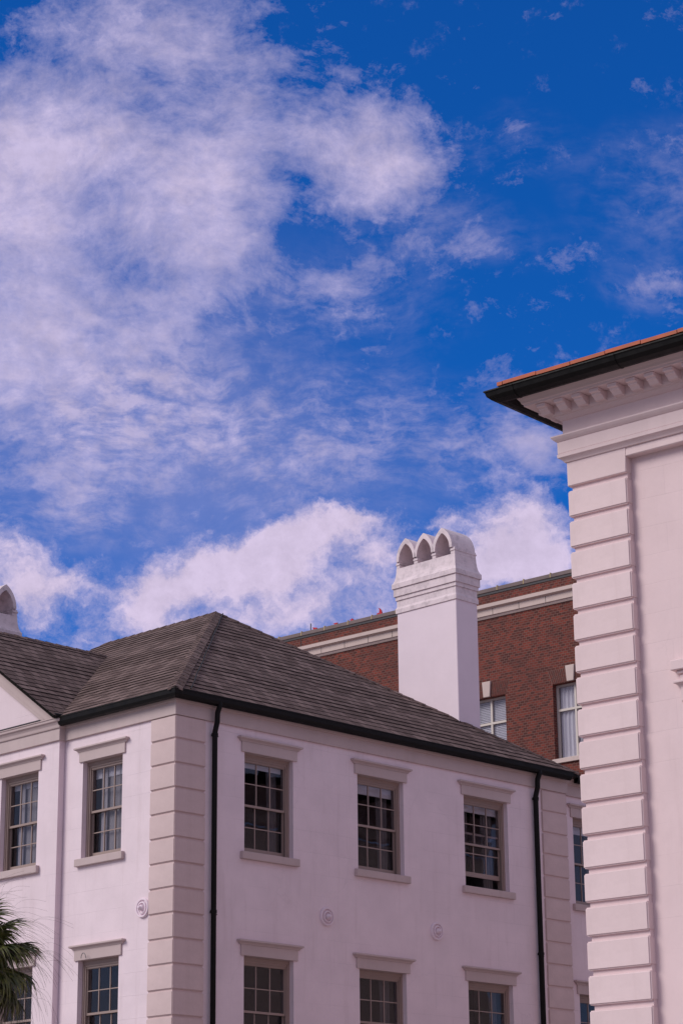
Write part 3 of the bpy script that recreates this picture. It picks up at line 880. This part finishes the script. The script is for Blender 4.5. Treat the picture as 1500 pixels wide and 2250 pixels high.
dk = MB(); dk.sweep(bp, [(-.2, 20.255), (.02, 20.258), (.025, 20.324), (-.2, 20.324)], -1); dk.build('flashing_or_shade', 'lead flashing', brick)  # dark strip for the coping's drip, its shadow put into the colour
cj = MB()
for k in range(-16, 12):
    v = -6.893 + .965 * k + 9.65; cj.box(-.056, .2, -v - .012, -v + .012, 20.335, 20.478)
cj.build('coping_joint', 'yellow sealant', brick)
st = MB(); st.sweep(bp, [(-.02, 19.53), (.035, 19.53), (.055, 19.56), (.075, 19.60), (.105, 19.605), (.105, 19.79), (.145, 19.80), (.205, 19.825), (.205, 19.93), (-.02, 19.97)], -1)
st.build('string_course', 'pale limestone', brick)
sj = MB()
for k in range(-10, 10):
    v = -5.983 + .957 * k + 3.8; sj.box(-.109, .0, -v - .006, -v + .006, 19.607, 19.79)
sj.build('string_joint', 'black rubber', brick)
ej = MB(); ej.box(-.004, .05, 6.93, 6.96, 19.98, 20.25); ej.build('expansion_joint', 'black rubber', brick)
for c in WIN:
    for z0 in (15.0, 10.6):
        f_ = MB(); h_ = 2.17
        for s_ in (-1, 1): f_.box(*sorted((s_ * .65, s_ * .59)), .17, .26, 0, h_)
        f_.box(-.59, .59, .17, .26, 0, .06); f_.box(-.59, .59, .17, .26, h_ - .06, h_)
        f_.box(-.032, .032, .175, .25, .06, h_ - .06); f_.box(-.59, .59, .172, .255, 1.40, 1.465)
        wn_ = f_.build('window', 'pale window paint', brick, loc=(0, -c, z0), rot=-math.pi / 2)
        pn = MB(); pn.box(-.6, .6, .21, .216, .05, h_ - .05); pn.build('pane', 'window glass', wn_)
        if c == .33 or c == -2.65:
            bl = MB()
            for k in range(42):
                z = .05 + k * .05
                bl.quad((-.58, .238, z), (.58, .238, z), (.58, .262, z + .047), (-.58, .262, z + .047)); bl.quad((-.58, .240, z - .003), (-.58, .264, z + .044), (.58, .264, z + .044), (.58, .240, z - .003))
            bl.build('blind', 'blind cloth', wn_)
        else:
            cloth(-.58, .14, .02, h_ - .05, .27, amp=.02, waves=5).build('curtain', 'blind cloth', wn_)
            cloth(.12, .58, .02, h_ - .05, .29, amp=.02, waves=4).build('curtain', 'curtain cloth', wn_)
        si = MB(); si.box(-.73, .73, -.06, .16, -.13, -.001); si.build('sill', 'pale limestone', wn_, bevel=.008)
        kb = MB(); kb.loft([[(-.115, yy, h_ + .01), (.115, yy, h_ + .01), (.155, yy, h_ + .47), (-.155, yy, h_ + .47)] for yy in (-.06, .02)]); kb.build('keystone', 'pale limestone', wn_, bevel=.008)
        for s_ in (-1, 1):
            ab = MB()
            for k in range(9):
                for row in range(2):
                    t0, t1 = k / 9, (k + .70) / 9
                    lo = lambda t: .118 + (.655 - .118) * t
                    hi_ = lambda t: .158 + (.80 - .158) * t
                    f0, f1 = (0, .52) if (k % 2) else (0, .35)
                    if row: f0, f1 = f1 + .03, 1.0
                    X = lambda t, f: s_ * (lo(t) + (hi_(t) - lo(t)) * f)
                    zf = lambda f: h_ + .012 + .40 * f
                    ab.loft([[(X(t0, f0), yy, zf(f0)), (X(t1, f0), yy, zf(f0)), (X(t1, f1), yy, zf(f1)), (X(t0, f1), yy, zf(f1))] for yy in (-.012, .01)])
            mo_ = MB(); mo_.loft([[(X(0, 0), yy, zf(0)), (X(1, 0), yy, zf(0)), (X(1, 1), yy, zf(1)), (X(0, 1), yy, zf(1))] for yy in (-.005, .01)])
            a_o = ab.build('jack_arch', 'arch brick', wn_)
            ab.v and mo_.build('arch_mortar', 'arch mortar', wn_)

# red pennants and a rod on the parapet
def on_parapet(v, d=.03):
    P = brick_m @ Vector((d, -v, 20.465)); return P
brick_m = Matrix.Translation((3.9524, 66.2628, 0)) @ Matrix.Rotation(TK, 4, 'Z')
def pennant(v, pts, label):
    mb = MB()
    mb.loft([[(x * .72, yy, z * .78) for x, z in pts] for yy in (-.02, .02)])
    o_ = mb.build('pennant', 'red cloth', None, loc=on_parapet(v), rot=TK - math.pi / 2)
    tag(o_, label, 'pennant', 'red pennants on the brick parapet')
pennant(-6.38, [(-.10, .0), (.12, .0), (.11, .05), (.0, .07), (-.14, .10), (-.09, .04)], "small flat red pennant beside the thin rod on the brick parapet")
pennant(-5.53, [(-.02, .0), (.10, .0), (.13, .055), (.02, .06), (-.12, .05), (-.08, .025)], "lowest flat red pennant, midway along the visible brick parapet")
pennant(-4.86, [(-.08, .0), (.10, .0), (.09, .05), (.04, .04), (.03, .09), (-.02, .05), (-.11, .08), (-.06, .03)], "small forked red pennant with two tips on the brick parapet")
pennant(-3.73, [(-.16, .0), (.14, .0), (.10, .13), (.02, .22), (-.05, .26), (.0, .17), (-.03, .05), (-.12, .06)], "tallest red pennant, a curved fin nearest the big white chimney")
rd = MB(); rd.tube([(0, 0, -.02), (0, 0, .22)], .018, 8); o = rd.build('rod', 'grey metal', None, loc=on_parapet(-6.56, .03))
tag(o, "thin dark upright rod on the brick parapet at the far left", 'rod')

# ---------------------------------------------------------------- palm
palm = thing('palm_tree', "fan palm with drooping dark green fronds in front of the white house's bay", 'palm tree', (-5.90, 36.42, 0))
HC = 5.98
tk = MB(); rnd = random.Random(11)
tk.tube([(.03 * math.sin(z * 1.3), .02 * math.cos(z), z) for z in [HC * k / 16 for k in range(17)]], [.22 - .05 * k / 16 + .012 * (k % 2) for k in range(17)], 14)
tk.build('trunk', 'palm bark', palm)


def frond_mesh(seed):
    """costapalmate fan: arching stalk, folded leaflets around it, threads hanging from the tips"""
    r = random.Random(seed); mb = MB(); hb_ = MB()
    PL = r.uniform(.46, .60)
    stalk = [Vector((PL * t, 0, .10 * math.sin(t * 2.2) - .02 * t)) for t in [k / 6 for k in range(7)]]
    mb.tube(stalk, [.022 - .002 * k for k in range(7)], 5)
    base = stalk[-1]; n = 34
    for k in range(n):
        a = R(-118 + 236 * k / (n - 1)) + r.uniform(-.03, .03)
        ln = r.uniform(.56, .70) * (1 - .22 * abs(a) / 2.06)
        start = base + Vector((.20 * max(0, math.cos(a)) * .6, 0, 0))
        d = Vector((math.cos(a), math.sin(a), .12 + r.uniform(-.08, .08))).normalized()
        side_ = Vector((-math.sin(a), math.cos(a), 0)); m_ = 7
        dr = r.uniform(.22, .42); pts = []
        for i in range(m_ + 1):
            t = i / m_
            P = start + d * (ln * t) + Vector((0, 0, -dr * t ** 2.6)) - Vector((d.x, d.y, 0)) * (.12 * t ** 3)
            wd = .029 * (1 - abs(2 * min(t, .999) - .55) ** 2 * .35) * (1 - t ** 4 * .93)
            pts.append((P, wd))
        for i in range(m_):
            (P, w0), (Q_, w1) = pts[i], pts[i + 1]; lift = Vector((0, 0, .55))
            mb.quad(P - side_ * w0 + lift * w0, P, Q_, Q_ - side_ * w1 + lift * w1)
            mb.quad(P, P + side_ * w0 + lift * w0, Q_ + side_ * w1 + lift * w1, Q_)
        if k % 2 == 0:
            P = pts[m_ - 1][0]; q_ = [P]; v = Vector((d.x * .9 + r.uniform(-.3, .3), d.y * .9 + r.uniform(-.3, .3), r.uniform(-.1, .3))) * .07
            for i in range(6): q_.append(q_[-1] + v); v = v + Vector((0, 0, -.028))
            hb_.tube(q_, .0013, 3)
    return mb.mesh('frond', 'palm leaf'), hb_.mesh('thread', 'palm fibre')


FM = [frond_mesh(s_) for s_ in (1, 2, 3, 4)]
k = 0
for ring_, (cnt, el, ) in enumerate(((7, 66), (10, 38), (12, 12), (12, -16), (11, -42), (8, -62))):
    for i in range(cnt):
        az = 2 * math.pi * (i + .37 * ring_) / cnt + rnd.uniform(-.15, .15)
        me, hm = FM[k % 4]
        fo_ = link('frond', me, palm, (.05 * math.cos(az), .05 * math.sin(az), HC + .10 + .02 * el / 60))
        fo_.rotation_euler = (rnd.uniform(-.35, .35), -R(el + rnd.uniform(-9, 9)), az)
        s_ = rnd.uniform(.92, 1.08); fo_.scale = (s_, s_, s_)
        link('thread', hm, fo_)
        k += 1
